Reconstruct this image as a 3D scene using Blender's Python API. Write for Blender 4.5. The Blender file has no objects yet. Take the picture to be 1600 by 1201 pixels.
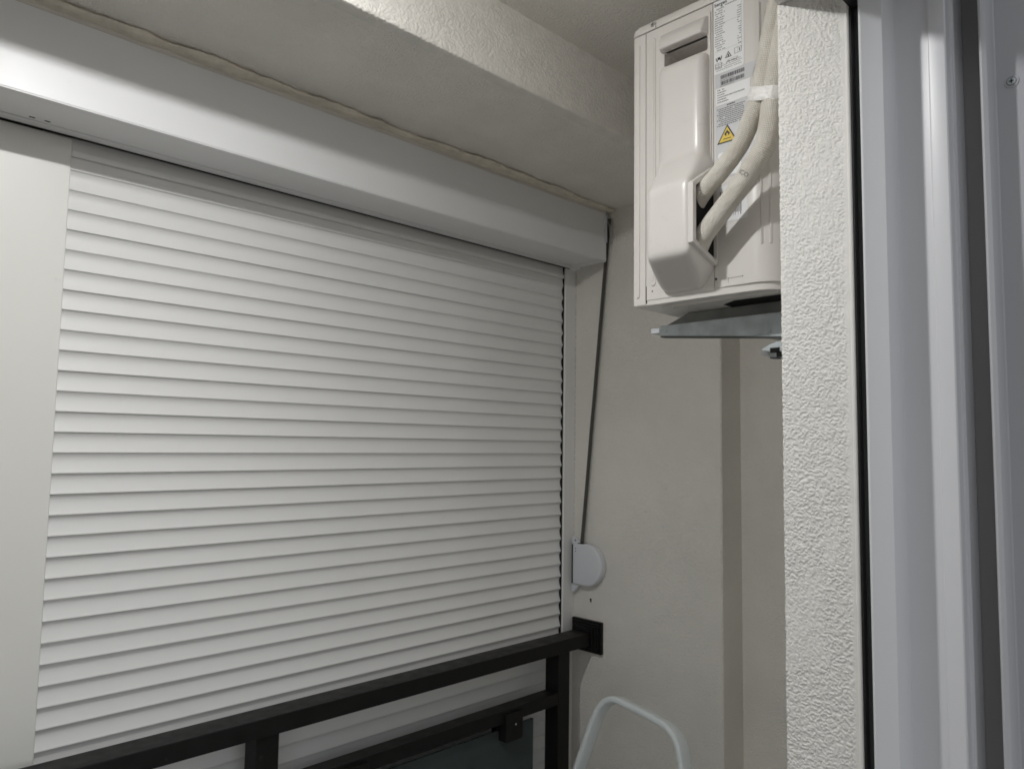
import bpy, bmesh, math, random
import numpy as np
from mathutils import Vector, Matrix

random.seed(5)
S = bpy.context.scene
C = S.collection

# ------------------------------------------------------------------ camera
YAW, PITCH, ROLL, FPX = 0.779799, 0.0783340, 0.0150040, 1168.2
F = Vector((math.sin(YAW)*math.cos(PITCH), math.cos(YAW)*math.cos(PITCH), math.sin(PITCH)))
R0 = Vector((math.cos(YAW), -math.sin(YAW), 0)); U0 = R0.cross(F)
RT = R0*math.cos(ROLL) + U0*math.sin(ROLL)
UP = -R0*math.sin(ROLL) + U0*math.cos(ROLL)
cd = bpy.data.cameras.new('camera'); cam = bpy.data.objects.new('camera', cd); C.objects.link(cam)
cd.sensor_width = 36.0; cd.lens = FPX/1600*36; cd.clip_start = 0.01; cd.clip_end = 200
m = Matrix((RT, UP, -F)).transposed().to_4x4(); cam.matrix_world = m
S.camera = cam

# ------------------------------------------------------------------ night sky, lamp strength, exposure
W = bpy.data.worlds.new('World'); S.world = W; W.use_nodes = True
nt = W.node_tree; bg = nt.nodes['Background']
sky = nt.nodes.new('ShaderNodeTexSky'); sky.sky_type = 'NISHITA'; sky.sun_disc = False
sky.sun_elevation = math.radians(14); sky.sun_rotation = math.radians(20)
hs = nt.nodes.new('ShaderNodeHueSaturation'); hs.inputs['Saturation'].default_value = 0.16
nt.links.new(sky.outputs[0], hs.inputs['Color']); nt.links.new(hs.outputs[0], bg.inputs[0]); bg.inputs[1].default_value = 0.13
S.view_settings.view_transform = 'Standard'; S.view_settings.look = 'None'
S.view_settings.exposure = 0.38; S.view_settings.gamma = 1.0; S.view_settings.use_curve_mapping = False
S.cycles.use_denoising = True; S.cycles.filter_width = 1.7
S.cycles.max_bounces = 10; S.cycles.diffuse_bounces = 8
S.cycles.sample_clamp_indirect = 4.0
LAMP = (0.35, 0.84, 0.850); LAMP_STRENGTH = 930.0; LAMP_COLOR = (1.0, 0.997, 0.985)

# ------------------------------------------------------------------ materials
def mat(name, col, rough=0.6, spec=0.5, metal=0.0, var=0.0, vscale=6.0, bump=None, rvar=0.0, coat=0.0, dirt=None):
    M = bpy.data.materials.new(name); M.use_nodes = True
    t = M.node_tree; N = t.nodes; L = t.links; b = N['Principled BSDF']
    b.inputs['Base Color'].default_value = (*col, 1); b.inputs['Roughness'].default_value = rough
    b.inputs['Specular IOR Level'].default_value = spec; b.inputs['Metallic'].default_value = metal
    if coat: b.inputs['Coat Weight'].default_value = coat; b.inputs['Coat Roughness'].default_value = 0.15
    tc = N.new('ShaderNodeTexCoord')
    last = None
    if var > 0:
        n = N.new('ShaderNodeTexNoise'); n.inputs['Scale'].default_value = vscale; n.inputs['Detail'].default_value = 6
        L.new(tc.outputs['Object'], n.inputs['Vector'])
        r = N.new('ShaderNodeMapRange'); r.inputs[1].default_value = 0.3; r.inputs[2].default_value = 0.7
        r.inputs[3].default_value = 1-var; r.inputs[4].default_value = 1+var
        L.new(n.outputs['Fac'], r.inputs[0])
        h = N.new('ShaderNodeVectorMath'); h.operation = 'SCALE'; h.inputs[0].default_value = col
        L.new(r.outputs[0], h.inputs['Scale']); last = h.outputs[0]
        if rvar:
            r2 = N.new('ShaderNodeMapRange'); r2.inputs[1].default_value = .3; r2.inputs[2].default_value = .7
            r2.inputs[3].default_value = rough-rvar; r2.inputs[4].default_value = rough+rvar
            L.new(n.outputs['Fac'], r2.inputs[0]); L.new(r2.outputs[0], b.inputs['Roughness'])
    if dirt:   # sparse scuffs: (scale, threshold, colour)
        n = N.new('ShaderNodeTexNoise'); n.inputs['Scale'].default_value = dirt[0]; n.inputs['Detail'].default_value = 9
        n.inputs['Roughness'].default_value = 0.7
        L.new(tc.outputs['Object'], n.inputs['Vector'])
        r = N.new('ShaderNodeMapRange'); r.inputs[1].default_value = dirt[1]; r.inputs[2].default_value = dirt[1]+0.12
        r.inputs[3].default_value = 0; r.inputs[4].default_value = dirt[3] if len(dirt) > 3 else 0.6
        L.new(n.outputs['Fac'], r.inputs[0])
        mx = N.new('ShaderNodeMix'); mx.data_type = 'RGBA'
        L.new(r.outputs[0], mx.inputs[0])
        if last: L.new(last, mx.inputs[6])
        else: mx.inputs[6].default_value = (*col, 1)
        mx.inputs[7].default_value = (*dirt[2], 1); last = mx.outputs[2]
    if last: L.new(last, b.inputs['Base Color'])
    if bump:   # list of (kind, scale, distance)
        acc = None
        for kind, sc, dist in bump:
            if kind == 'worm':          # creases along zero lines: trowelled roughcast
                n = N.new('ShaderNodeTexNoise'); n.inputs['Scale'].default_value = sc; n.inputs['Detail'].default_value = 1.0
                n.inputs['Distortion'].default_value = 0.6
                a = N.new('ShaderNodeMath'); a.operation = 'SUBTRACT'; a.inputs[1].default_value = 0.5
                ab = N.new('ShaderNodeMath'); ab.operation = 'ABSOLUTE'
                ml = N.new('ShaderNodeMath'); ml.operation = 'MULTIPLY'; ml.inputs[1].default_value = 7.0; ml.use_clamp = True
                L.new(tc.outputs['Object'], n.inputs['Vector']); L.new(n.outputs['Fac'], a.inputs[0])
                L.new(a.outputs[0], ab.inputs[0]); L.new(ab.outputs[0], ml.inputs[0]); out = ml.outputs[0]
            elif kind == 'brush':
                mp = N.new('ShaderNodeMapping'); mp.inputs['Scale'].default_value = (1.2, 60, 60)
                n = N.new('ShaderNodeTexNoise'); n.inputs['Scale'].default_value = sc; n.inputs['Detail'].default_value = 3
                L.new(tc.outputs['Object'], mp.inputs[0]); L.new(mp.outputs[0], n.inputs['Vector']); out = n.outputs['Fac']
            else:
                n = N.new('ShaderNodeTexNoise'); n.inputs['Scale'].default_value = sc; n.inputs['Detail'].default_value = 3
                L.new(tc.outputs['Object'], n.inputs['Vector']); out = n.outputs['Fac']
            bp = N.new('ShaderNodeBump'); bp.inputs['Distance'].default_value = dist; bp.inputs['Strength'].default_value = 1.0
            L.new(out, bp.inputs['Height'])
            if acc: L.new(acc, bp.inputs['Normal'])
            acc = bp.outputs[0]
        L.new(acc, b.inputs['Normal'])
    return M

STUCCO = (0.845, 0.82, 0.77)
M_jamb = mat('roughcast', (0.79, 0.775, 0.745), .85, .3, var=.04, vscale=40)
M_beam = mat('beam_plaster', (0.75, 0.73, 0.69), .85, .3, var=.05, vscale=25, bump=[('n', 420, .0010)])
M_wall = mat('fine_render', STUCCO, .85, .3, var=.05, vscale=4, bump=[('n', 210, .0030), ('n', 420, .0022)])
M_soffit = mat('soffit_plaster', STUCCO, .9, .3, var=.05, vscale=5, bump=[('n', 190, .0050), ('n', 420, .0022)])
M_room = mat('room_paint', (0.78, 0.79, 0.82), .8, .3)
M_floor = mat('floor_tile', (0.64, 0.62, 0.585), .5, .4, var=.1, vscale=8)
M_box = mat('white_pvc_box', (0.71, 0.715, 0.725), .38, .5, var=.02, vscale=3, rvar=.05, bump=[('brush', 1.0, .00035)], dirt=(9, .66, (.55, .54, .52), .35))
M_slat = mat('white_slat', (0.74, 0.74, 0.735), .42, .45, var=.02, vscale=4, rvar=.04, dirt=(9, .60, (.55, .54, .51), .35))
M_post = mat('cream_post', (0.75, 0.745, 0.715), .4, .45, var=.015, vscale=3, dirt=(14, .65, (.45, .42, .38), .45))
M_pvc = mat('white_pvc_frame', (0.72, 0.725, 0.75), .36, .5, var=.015, vscale=5, dirt=(60, .69, (.4, .4, .4), .5))
M_foam = mat('foam', (0.74, 0.69, 0.60), .9, .2, var=.12, vscale=30, bump=[('n', 120, .003)])
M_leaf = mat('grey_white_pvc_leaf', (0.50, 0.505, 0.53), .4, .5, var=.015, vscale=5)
M_channel_shade = mat('channel_shade_grey', (0.27, 0.265, 0.265), .6, .4)  # shade of the door channel is put into this darker grey
M_trim = mat('trim', (0.66, 0.64, 0.60), .7, .3)
M_ac = mat('ac_enamel', (0.71, 0.685, 0.655), .3, .5, var=.012, vscale=8, bump=[('n', 900, .00008)], dirt=(22, .62, (.50, .44, .36), .4))
M_acp = mat('ac_cover_plastic', (0.71, 0.68, 0.655), .28, .5, var=.02, vscale=7, dirt=(26, .59, (.50, .43, .35), .4))
M_dark = mat('dark_gap', (0.012, 0.012, 0.012), .8, .2)
M_black = mat('black_rail_paint', (0.008, 0.0078, 0.0078), .45, .22, var=.25, vscale=30, rvar=.08, dirt=(18, .66, (.12, .12, .12), .5))
M_rubber = mat('rubber', (0.018, 0.016, 0.018), .6, .4, var=.2, vscale=60, dirt=(120, .68, (.30, .29, .27), .7))
M_seal = mat('grey_seal', (0.055, 0.063, 0.062), .45, .5)
M_galv = mat('galvanised', (0.50, 0.55, 0.57), .45, .5, metal=.35, var=.18, vscale=28, rvar=.1, dirt=(38, .61, (.08, .09, .09), .85))
M_steel = mat('screw_steel', (0.62, 0.61, 0.60), .25, .5, metal=1.0)
M_strap = mat('grey_strap', (0.075, 0.07, 0.062), .85, .3, var=.1, vscale=200)
M_winder = mat('winder_plastic', (0.62, 0.64, 0.68), .35, .5, var=.01)
M_ladder = mat('ladder_enamel', (0.62, 0.67, 0.68), .35, .5, var=.03, vscale=10)
M_sticker = mat('white_sticker', (0.86, 0.87, 0.88), .25, .5)
M_silver = mat('silver_sticker', (0.60, 0.61, 0.63), .3, .5, var=.02, vscale=20)
M_ink = mat('ink', (0.03, 0.03, 0.035), .5, .3)
M_fine = mat('fine_ink', (0.20, 0.20, 0.21), .5, .3)
M_yellow = mat('warning_yellow', (0.72, 0.52, 0.06), .4, .4)
M_tape = mat('tape', (0.80, 0.79, 0.77), .3, .5, var=.03, vscale=50, bump=[('n', 140, .0022)])
M_white = mat('lamp_white', (0.8, 0.8, 0.8), .4, .5)

def hose_material():
    M = bpy.data.materials.new('woven_hose'); M.use_nodes = True
    t = M.node_tree; N = t.nodes; L = t.links; b = N['Principled BSDF']
    b.inputs['Roughness'].default_value = .75; b.inputs['Specular IOR Level'].default_value = .3
    uv = N.new('ShaderNodeUVMap'); sp = N.new('ShaderNodeSeparateXYZ'); L.new(uv.outputs[0], sp.inputs[0])
    outs = []
    for o, k in ((0, 1.0), (1, 1.0)):
        f = N.new('ShaderNodeMath'); f.operation = 'FRACT'; L.new(sp.outputs[o], f.inputs[0])
        s = N.new('ShaderNodeMath'); s.operation = 'SUBTRACT'; s.inputs[1].default_value = .5; L.new(f.outputs[0], s.inputs[0])
        a = N.new('ShaderNodeMath'); a.operation = 'ABSOLUTE'; L.new(s.outputs[0], a.inputs[0])
        r = N.new('ShaderNodeMapRange'); r.interpolation_type = 'SMOOTHSTEP'
        r.inputs[1].default_value = .14; r.inputs[2].default_value = .38
        L.new(a.outputs[0], r.inputs[0]); outs.append(r.outputs[0])
    mx = N.new('ShaderNodeMath'); mx.operation = 'MAXIMUM'; L.new(outs[0], mx.inputs[0]); L.new(outs[1], mx.inputs[1])
    tc = N.new('ShaderNodeTexCoord'); n = N.new('ShaderNodeTexNoise'); n.inputs['Scale'].default_value = 22; n.inputs['Detail'].default_value = 5
    L.new(tc.outputs['Object'], n.inputs['Vector'])
    c1 = N.new('ShaderNodeMix'); c1.data_type = 'RGBA'
    c1.inputs[6].default_value = (.62, .57, .48, 1); c1.inputs[7].default_value = (.86, .83, .77, 1); L.new(mx.outputs[0], c1.inputs[0])
    c2 = N.new('ShaderNodeMix'); c2.data_type = 'RGBA'; c2.blend_type = 'MULTIPLY'; c2.inputs[0].default_value = .35
    r = N.new('ShaderNodeValToRGB'); r.color_ramp.elements[0].position = .3; r.color_ramp.elements[0].color = (.68, .64, .58, 1)
    r.color_ramp.elements[1].position = .6; r.color_ramp.elements[1].color = (1, 1, 1, 1)
    L.new(n.outputs['Fac'], r.inputs[0]); L.new(c1.outputs[2], c2.inputs[6]); L.new(r.outputs[0], c2.inputs[7])
    L.new(c2.outputs[2], b.inputs['Base Color'])
    bp = N.new('ShaderNodeBump'); bp.inputs['Distance'].default_value = .0012
    L.new(mx.outputs[0], bp.inputs['Height'])
    n3 = N.new('ShaderNodeTexNoise'); n3.inputs['Scale'].default_value = 45; L.new(tc.outputs['Object'], n3.inputs['Vector'])
    b3 = N.new('ShaderNodeBump'); b3.inputs['Distance'].default_value = .006; L.new(n3.outputs['Fac'], b3.inputs['Height'])
    L.new(b3.outputs[0], bp.inputs['Normal']); L.new(bp.outputs[0], b.inputs['Normal'])
    return M
M_hose = hose_material()

def glass_material():
    M = bpy.data.materials.new('tinted_glass'); M.use_nodes = True
    t = M.node_tree; N = t.nodes; L = t.links; N.remove(N['Principled BSDF'])
    tr = N.new('ShaderNodeBsdfTransparent'); tr.inputs[0].default_value = (.20, .245, .245, 1)
    gl = N.new('ShaderNodeBsdfGlossy'); gl.inputs['Roughness'].default_value = .03; gl.inputs[0].default_value = (.8, .85, .85, 1)
    fr = N.new('ShaderNodeFresnel'); fr.inputs[0].default_value = 1.22
    df_ = N.new('ShaderNodeBsdfDiffuse'); df_.inputs[0].default_value = (.085, .105, .105, 1)
    m0 = N.new('ShaderNodeMixShader'); m0.inputs[0].default_value = .6; L.new(tr.outputs[0], m0.inputs[1]); L.new(df_.outputs[0], m0.inputs[2])
    mx = N.new('ShaderNodeMixShader'); L.new(fr.outputs[0], mx.inputs[0]); L.new(m0.outputs[0], mx.inputs[1]); L.new(gl.outputs[0], mx.inputs[2])
    L.new(mx.outputs[0], N['Material Output'].inputs[0])
    return M
M_glass = glass_material()

def emit_material():
    M = bpy.data.materials.new('lit_diffuser'); M.use_nodes = True
    t = M.node_tree; N = t.nodes; N.remove(N['Principled BSDF'])
    e = N.new('ShaderNodeEmission'); e.inputs[0].default_value = (*LAMP_COLOR, 1); e.inputs[1].default_value = LAMP_STRENGTH
    t.links.new(e.outputs[0], N['Material Output'].inputs[0])
    return M
M_emit = emit_material()

# ------------------------------------------------------------------ mesh helpers
class MB:
    def __init__(self): self.v = []; self.f = []; self.uv = None
    def add(self, vs, fs):
        o = len(self.v); self.v += [tuple(p) for p in vs]; self.f += [tuple(i+o for i in f) for f in fs]; return self
    def box(self, x0, x1, y0, y1, z0, z1):
        vs = [(x, y, z) for x in (x0, x1) for y in (y0, y1) for z in (z0, z1)]
        return self.add(vs, [(0,1,3,2), (4,6,7,5), (0,4,5,1), (2,3,7,6), (0,2,6,4), (1,5,7,3)])
    def prism(self, poly, a, b, axis='z'):
        n = len(poly)
        def mk(p, t): return {'z': (p[0], p[1], t), 'x': (t, p[0], p[1]), 'y': (p[0], t, p[1])}[axis]
        vs = [mk(p, a) for p in poly] + [mk(p, b) for p in poly]
        fs = [(i, (i+1) % n, n+(i+1) % n, n+i) for i in range(n)] + [tuple(range(n)), tuple(range(2*n-1, n-1, -1))]
        return self.add(vs, fs)
    def strip(self, poly, a, b, axis='z'):      # open profile extruded
        n = len(poly)
        def mk(p, t): return {'z': (p[0], p[1], t), 'x': (t, p[0], p[1])}[axis]
        return self.add([mk(p, a) for p in poly]+[mk(p, b) for p in poly], [(i, i+1, n+i+1, n+i) for i in range(n-1)])
    def hull(self, pts):
        bm = bmesh.new()
        for p in pts: bm.verts.new(p)
        bmesh.ops.convex_hull(bm, input=bm.verts)
        bmesh.ops.dissolve_limit(bm, angle_limit=0.02, verts=bm.verts, edges=bm.edges)
        bm.verts.index_update()
        self.add([v.co[:] for v in bm.verts], [[v.index for v in f.verts] for f in bm.faces]); bm.free(); return self
    def cyl(self, c, r, h, axis='z', n=24, r2=None):
        r2 = r if r2 is None else r2; vs = []
        for t, rr in ((0, r), (h, r2)):
            for i in range(n):
                a = 2*math.pi*i/n; u, w = rr*math.cos(a), rr*math.sin(a)
                vs.append({'z': (c[0]+u, c[1]+w, c[2]+t), 'x': (c[0]+t, c[1]+u, c[2]+w), 'y': (c[0]+u, c[1]+t, c[2]+w)}[axis])
        return self.add(vs, [(i, (i+1) % n, n+(i+1) % n, n+i) for i in range(n)] + [tuple(range(n)), tuple(range(2*n-1, n-1, -1))])
    def sweep(self, path, ring, normal, closed_caps=True):
        # ring: (in-plane, normal) offsets; normal: constant vector
        n = len(ring); vs = []; fs = []; P = [Vector(p) for p in path]
        for i, p in enumerate(P):
            t = (P[min(i+1, len(P)-1)]-P[max(i-1, 0)]).normalized(); nn = Vector(normal); nn = (nn-t*nn.dot(t)).normalized(); b = t.cross(nn)
            for a, c in ring: vs.append(p+b*a+nn*c)
        for i in range(len(P)-1):
            for k in range(n): fs.append((i*n+k, i*n+(k+1) % n, (i+1)*n+(k+1) % n, (i+1)*n+k))
        fs += [tuple(range(n)), tuple(range(len(P)*n-1, (len(P)-1)*n-1, -1))]
        return self.add(vs, fs)
    def build(self, name, material, parent=None, bevel=0, seg=2, smooth=35, wn=False):
        me = bpy.data.meshes.new(name); me.from_pydata(self.v, [], self.f)
        bm = bmesh.new(); bm.from_mesh(me); bmesh.ops.recalc_face_normals(bm, faces=bm.faces); bm.to_mesh(me); bm.free()
        me.materials.append(material); me.update()
        o = bpy.data.objects.new(name, me); C.objects.link(o)
        if bevel:
            md = o.modifiers.new('bevel', 'BEVEL'); md.width = bevel; md.segments = seg; md.limit_method = 'ANGLE'; md.angle_limit = math.radians(30)
        if smooth:
            for p in me.polygons: p.use_smooth = True
            if bevel: md.harden_normals = True
            me.set_sharp_from_angle(angle=math.radians(smooth if not bevel else 60))
        if parent: attach(o, parent)
        return o

def attach(o, parent):
    o.parent = parent
    p = parent; off = Vector((0, 0, 0))
    while p: off += p.location; p = p.parent
    o.matrix_parent_inverse = Matrix.Translation(-Vector(parent.location)) if parent.type == 'EMPTY' else Matrix()

def thing(name, label, cat, loc, group=None):
    o = bpy.data.objects.new(name, None); C.objects.link(o); o.location = loc; o.empty_display_size = .05
    tag(o, label, cat, group); return o
def tag(o, label, cat, group=None):
    o['label'] = label; o['category'] = cat
    if group: o['group'] = group
    return o
def struct(o): o['kind'] = 'structure'; return o

def rrect(a0, a1, b0, b1, r, n=4):
    pts = []
    for cx, cy, s in ((a1-r, b1-r, 0), (a0+r, b1-r, 90), (a0+r, b0+r, 180), (a1-r, b0+r, 270)):
        for i in range(n+1):
            a = math.radians(s+90*i/n); pts.append((cx+r*math.cos(a), cy+r*math.sin(a)))
    return pts

FLOOR = -1.65; XL = -1.7; XW = 1.935; XS = 2.047; YS = 1.102
ZC = 0.94; ZS = 0.775; YB = 1.115; YO = 0.476; ZLINT = 0.64

# ------------------------------------------------------------------ structure
struct(MB().box(XL, 2.3, 0.30, 1.9, FLOOR-.1, FLOOR).build('floor', M_floor, smooth=0))
struct(MB().box(-2.3, 2.3, -3.1, 0.298, FLOOR-.1, FLOOR-.004).build('room_floor', M_floor, smooth=0))
o = MB().box(XL, 2.3, YO-.1, YB+.003, ZC, ZC+.12).build('ceiling', M_soffit, smooth=0)
tag(o, 'shaded plaster ceiling above the air conditioner, beyond the beam', 'ceiling')
o = MB().box(XL, XW+.1, YB+.003, 1.80, ZS, ZC+.12).build('ceiling_soffit', M_soffit, smooth=0)
tag(o, 'low plaster soffit strip between the beam edge and the shutter box', 'ceiling')

# numpy value noise
def vnoise(u, v, seed):
    rs = np.random.RandomState(seed); T = rs.rand(256, 256)
    iu = np.floor(u).astype(int); iv = np.floor(v).astype(int); fu = u-iu; fv = v-iv
    fu = fu*fu*fu*(fu*(fu*6-15)+10); fv = fv*fv*fv*(fv*(fv*6-15)+10)
    g = lambda a, b: T[a % 256, b % 256]
    return (g(iu, iv)*(1-fu)+g(iu+1, iv)*fu)*(1-fv)+(g(iu, iv+1)*(1-fu)+g(iu+1, iv+1)*fu)*fv
def rough(u, v, cell, seed):
    w1 = (vnoise(u/cell*.6, v/cell*.6, seed+5)-.5)*cell*1.2; w2 = (vnoise(u/cell*.6, v/cell*.6, seed+6)-.5)*cell*1.2
    n = vnoise((u+w1)/cell, (v+w2)/cell, seed)*.66+vnoise(u/cell*2.2+7, v/cell*2.2+3, seed+1)*.34
    big = vnoise(u/.035, v/.06, seed+4)
    g = np.clip((n-.30-.10*big)*3.4, 0, 1); g = g*g*(3-2*g)
    return g+(vnoise(u/cell*4, v/cell*4, seed+2)-.5)*.22+(big-.5)*.35
def grid_mesh(name, P, material, extra=None):
    nr, nc = P.shape[:2]; v = P.reshape(-1, 3)
    i = np.arange((nr-1)*(nc-1)); r = i//(nc-1); c = i % (nc-1); a = r*nc+c
    f = np.stack([a, a+1, a+nc+1, a+nc], 1)
    me = bpy.data.meshes.new(name)
    me.vertices.add(len(v)); me.vertices.foreach_set('co', v.astype(np.float32).ravel())
    me.loops.add(f.size); me.loops.foreach_set('vertex_index', f.astype(np.int32).ravel())
    me.polygons.add(len(f)); me.polygons.foreach_set('loop_start', np.arange(0, f.size, 4, dtype=np.int32))
    me.polygons.foreach_set('loop_total', np.full(len(f), 4, dtype=np.int32))
    me.polygons.foreach_set('use_smooth', np.ones(len(f), dtype=bool))
    me.materials.append(material); me.update(calc_edges=True); me.validate()
    o = bpy.data.objects.new(name, me); C.objects.link(o); return o

# the beam: rough plaster face towards the house
step = .0016
xs = np.arange(.35, XS+.05, step); ss = np.arange(0, .172+.03, step)
Xg, Sg = np.meshgrid(xs, ss)
h = rough(Xg+3, Sg, .0034, 21)*.0009
r0 = .006
d = Sg-.03                      # d<0: on the soffit, d>0: up the face
Yg = np.where(d < 0, YB-d, YB)-np.where(d >= 0, h, 0); Zg = np.where(d < 0, ZS-h-.0004, ZS-.0004+d)
nearc = np.clip(1-np.abs(d)/r0, 0, 1)
Yg += nearc*.0012; Zg += nearc*.0010
o = grid_mesh('ceiling_beam', np.stack([Xg, Yg, Zg], -1), M_beam)
MB().box(XL, .35, YB-.0005, YB+.0028, ZS+.001, ZC).build('beam_end', M_beam, o, smooth=0)
tag(o, 'rough plastered beam face running along the ceiling, brightest at its left end', 'beam')

# end wall with its step
e = thing('end_wall', 'dim grey beige rendered end wall with a stepped recess, strap winder on it', 'wall', (XW, 1.4, FLOOR))
MB().prism([(XW, 1.9), (XW, YS+.004), (XW+.004, YS), (XS, YS), (XS, .30), (XS+.15, .30), (XS+.15, 1.9)], FLOOR, ZC+.05).build('rendered_face', M_wall, e, smooth=0)
MB().cyl((XW-.0006, 1.577, -.503), .004, .002, 'x', 10).cyl((XW-.0006, 1.5765, -.509), .003, .002, 'x', 10).build('drilled_hole', M_dark, e)
o = MB().box(XL-.12, XL, .15, 1.9, FLOOR, ZC+.05).build('side_wall', M_wall, smooth=0)
tag(o, 'rendered side wall closing the balcony behind the left frame edge', 'wall')
o = MB().box(XL, .19, 1.665, 1.80, FLOOR, ZS).build('bounce_wall', M_wall, smooth=0)  # unseen filler wall, added for the light it bounces back
tag(o, 'plain unseen wall left of the cream post, added for bounce light', 'wall')

# doorway wall with roughcast jamb
dw = thing('doorway_wall', 'bright roughcast white wall end between the air conditioner and the door frame', 'wall', (1.0, .43, FLOOR))
MB().box(1.0045, XS, .377, YO-.003, FLOOR, ZC).box(1.105, XS, .15, .377, FLOOR, ZC).box(XL, -.95, .15, YO-.003, FLOOR, ZC).box(-.95, 1.0045, .379, YO-.003, ZLINT, ZC).build('wall_core', M_jamb, dw, smooth=0)
st = .0008
zz = np.arange(-.62, .64, st); s0 = .0945; arc = .005*math.pi/2
ss = np.arange(0, s0+arc+.02, st)
Sg, Zg = np.meshgrid(ss, zz)
base = 1.0
fl = Sg < s0; ar = (Sg >= s0) & (Sg < s0+arc)
ang = np.clip((Sg-s0)/.005, 0, math.pi/2)
nx = -np.cos(ang); ny = np.sin(ang)
px = np.where(fl, base, base+.005-.005*np.cos(ang)); py = .3765+np.where(fl, Sg, s0+.005*np.sin(ang))
px = np.where(Sg > s0+arc, base+.005+(Sg-s0-arc), px)
stretch = np.where(vnoise(Sg/.03, Zg/.12, 77) > .62, 2.2, 1.0)
h = rough(Sg, Zg, .0022, 5)*np.where(stretch > 1.5, .55, 1)+np.where(stretch > 1.5, .45, 0)*rough(Sg*1.1, Zg*.35+9, .0030, 9)
edge = np.clip((Sg-.005)/.006, 0, 1)
h = (h-.6)*.0013*edge+.0004*(1-edge)
P = np.stack([px+nx*h, py+ny*h, Zg], -1)
grid_mesh('roughcast_face', P, M_jamb).name = 'roughcast_face'
attach(bpy.data.objects['roughcast_face'], dw)
MB().box(.9995, 1.0044, .377, YO-.001, FLOOR, -.619).build('lower_face', M_jamb, dw, smooth=0)
MB().prism(rrect(.998, 1.004, .3745, .3795, .002, 3), FLOOR, .62).build('corner_bead', M_jamb, dw)

# ------------------------------------------------------------------ door frame (white PVC) and sliding leaf
df = thing('door_frame', 'white plastic door frame profile beside the black gasket', 'door frame', (1.0, .32, FLOOR))
ZT = .66
MB().prism([(1.001, .3745), (1.001, .3716), (1.03, .3716), (1.03, .3745)], FLOOR, .60).build('black_gasket', M_rubber, df, bevel=.001)
MB().prism([(1.012, .3714), (1.012, .3560), (1.03, .3560), (1.03, .3714)], FLOOR, .60).build('grey_seal', M_seal, df)
fr = [(1.06, .3560), (.984, .3560), (.982, .3553), (.981, .3540), (.9812, .3522), (.982, .3512), (.9925, .3300), (.9945, .3292), (1.031, .3292), (1.034, .3280),
      (1.035, .3250), (1.035, .2895), (1.0345, .2880), (1.0305, .2862), (1.030, .2850), (1.030, .2680), (1.0315, .2665), (1.046, .2660), (1.048, .2645), (1.048, .2615), (1.10, .2615), (1.10, .3560)]
MB().prism(fr, FLOOR, ZT).build('frame_profile', M_pvc, df, smooth=25)
MB().box(-.9, 1.012, .366, .3745, .596, .62).build('head_gasket', M_rubber, df, bevel=.001)
MB().box(-.95, .98, .18, .365, .615, .70).build('head_profile', M_pvc, df, bevel=.002)
MB().box(-.95, -.90, .18, .374, FLOOR, .615).build('far_jamb_profile', M_pvc, df, bevel=.002)
MB().box(-.95, 1.0, .18, .374, FLOOR-.003, FLOOR+.03).build('threshold', M_pvc, df, bevel=.002)
sd = thing('door_leaf', 'dim grey white door leaf edge with a screw at the far right', 'door', (1.06, .2, FLOOR))
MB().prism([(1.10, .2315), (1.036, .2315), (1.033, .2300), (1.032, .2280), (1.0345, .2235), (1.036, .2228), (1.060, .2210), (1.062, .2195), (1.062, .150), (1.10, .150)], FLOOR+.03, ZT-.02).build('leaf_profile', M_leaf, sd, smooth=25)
MB().box(1.085, 1.12, .2320, .2612, FLOOR+.03, ZT-.02).build('shaded_channel', M_channel_shade, sd, smooth=0)  # dark grey strip stands in for shade deep in the channel
MB().cyl((1.0608, .2035, .4545), .0076, .0020, 'x', 24, r2=.0082).build('screw_washer', M_leaf, sd)
MB().cyl((1.0604, .2035, .4545), .0058, .0016, 'x', 20).build('screw_recess', M_channel_shade, sd)
MB().cyl((1.0598, .2035, .4545), .0044, .0016, 'x', 16, r2=.0046).build('screw', M_galv, sd)
MB().box(1.0594, 1.0604, .2008, .2062, .4540, .4550).box(1.0594, 1.0604, .2030, .2040, .4518, .4572).build('screw_slot', M_dark, sd, smooth=0)

# ------------------------------------------------------------------ roller shutter
PITCHZ = .04018; X0, X1 = .392, 1.8790
sh = thing('roller_shutter', 'large closed white roller shutter of horizontal slats behind the black railing', 'shutter', (1.13, 1.66, FLOOR))
prof = [(.0030, .0000), (.0004, .0001), (-.0003, .0008), (-.0003, .0026), (.0006, .0040), (.0024, .0090), (.0044, .0150), (.0059, .0215), (.0064, .0270), (.0059, .0315), (.0043, .0355), (.0022, .0385), (.0014, .0396), (.0060, .0399)]
mb = MB(); mb.strip(prof, X0-.05, X1, 'x')
n = 0; z = .5305
first = None
while z > FLOOR-.03:
    if first is None:
        first = mb.build('slat', M_slat, sh, smooth=40); o = first
        first.data.transform(Matrix.Translation((0, 1.66, 0)))
    else:
        o = first.copy(); C.objects.link(o)
    o.location = (random.uniform(-.0006, .0006), random.uniform(-.0003, .0003), z-PITCHZ+random.uniform(-.0002, .0002))
    z -= PITCHZ; n += 1
MB().box(X0-.06, X1+.02, 1.6695, 1.6735, FLOOR, .62).build('backing', M_dark, sh, smooth=0)
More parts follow.
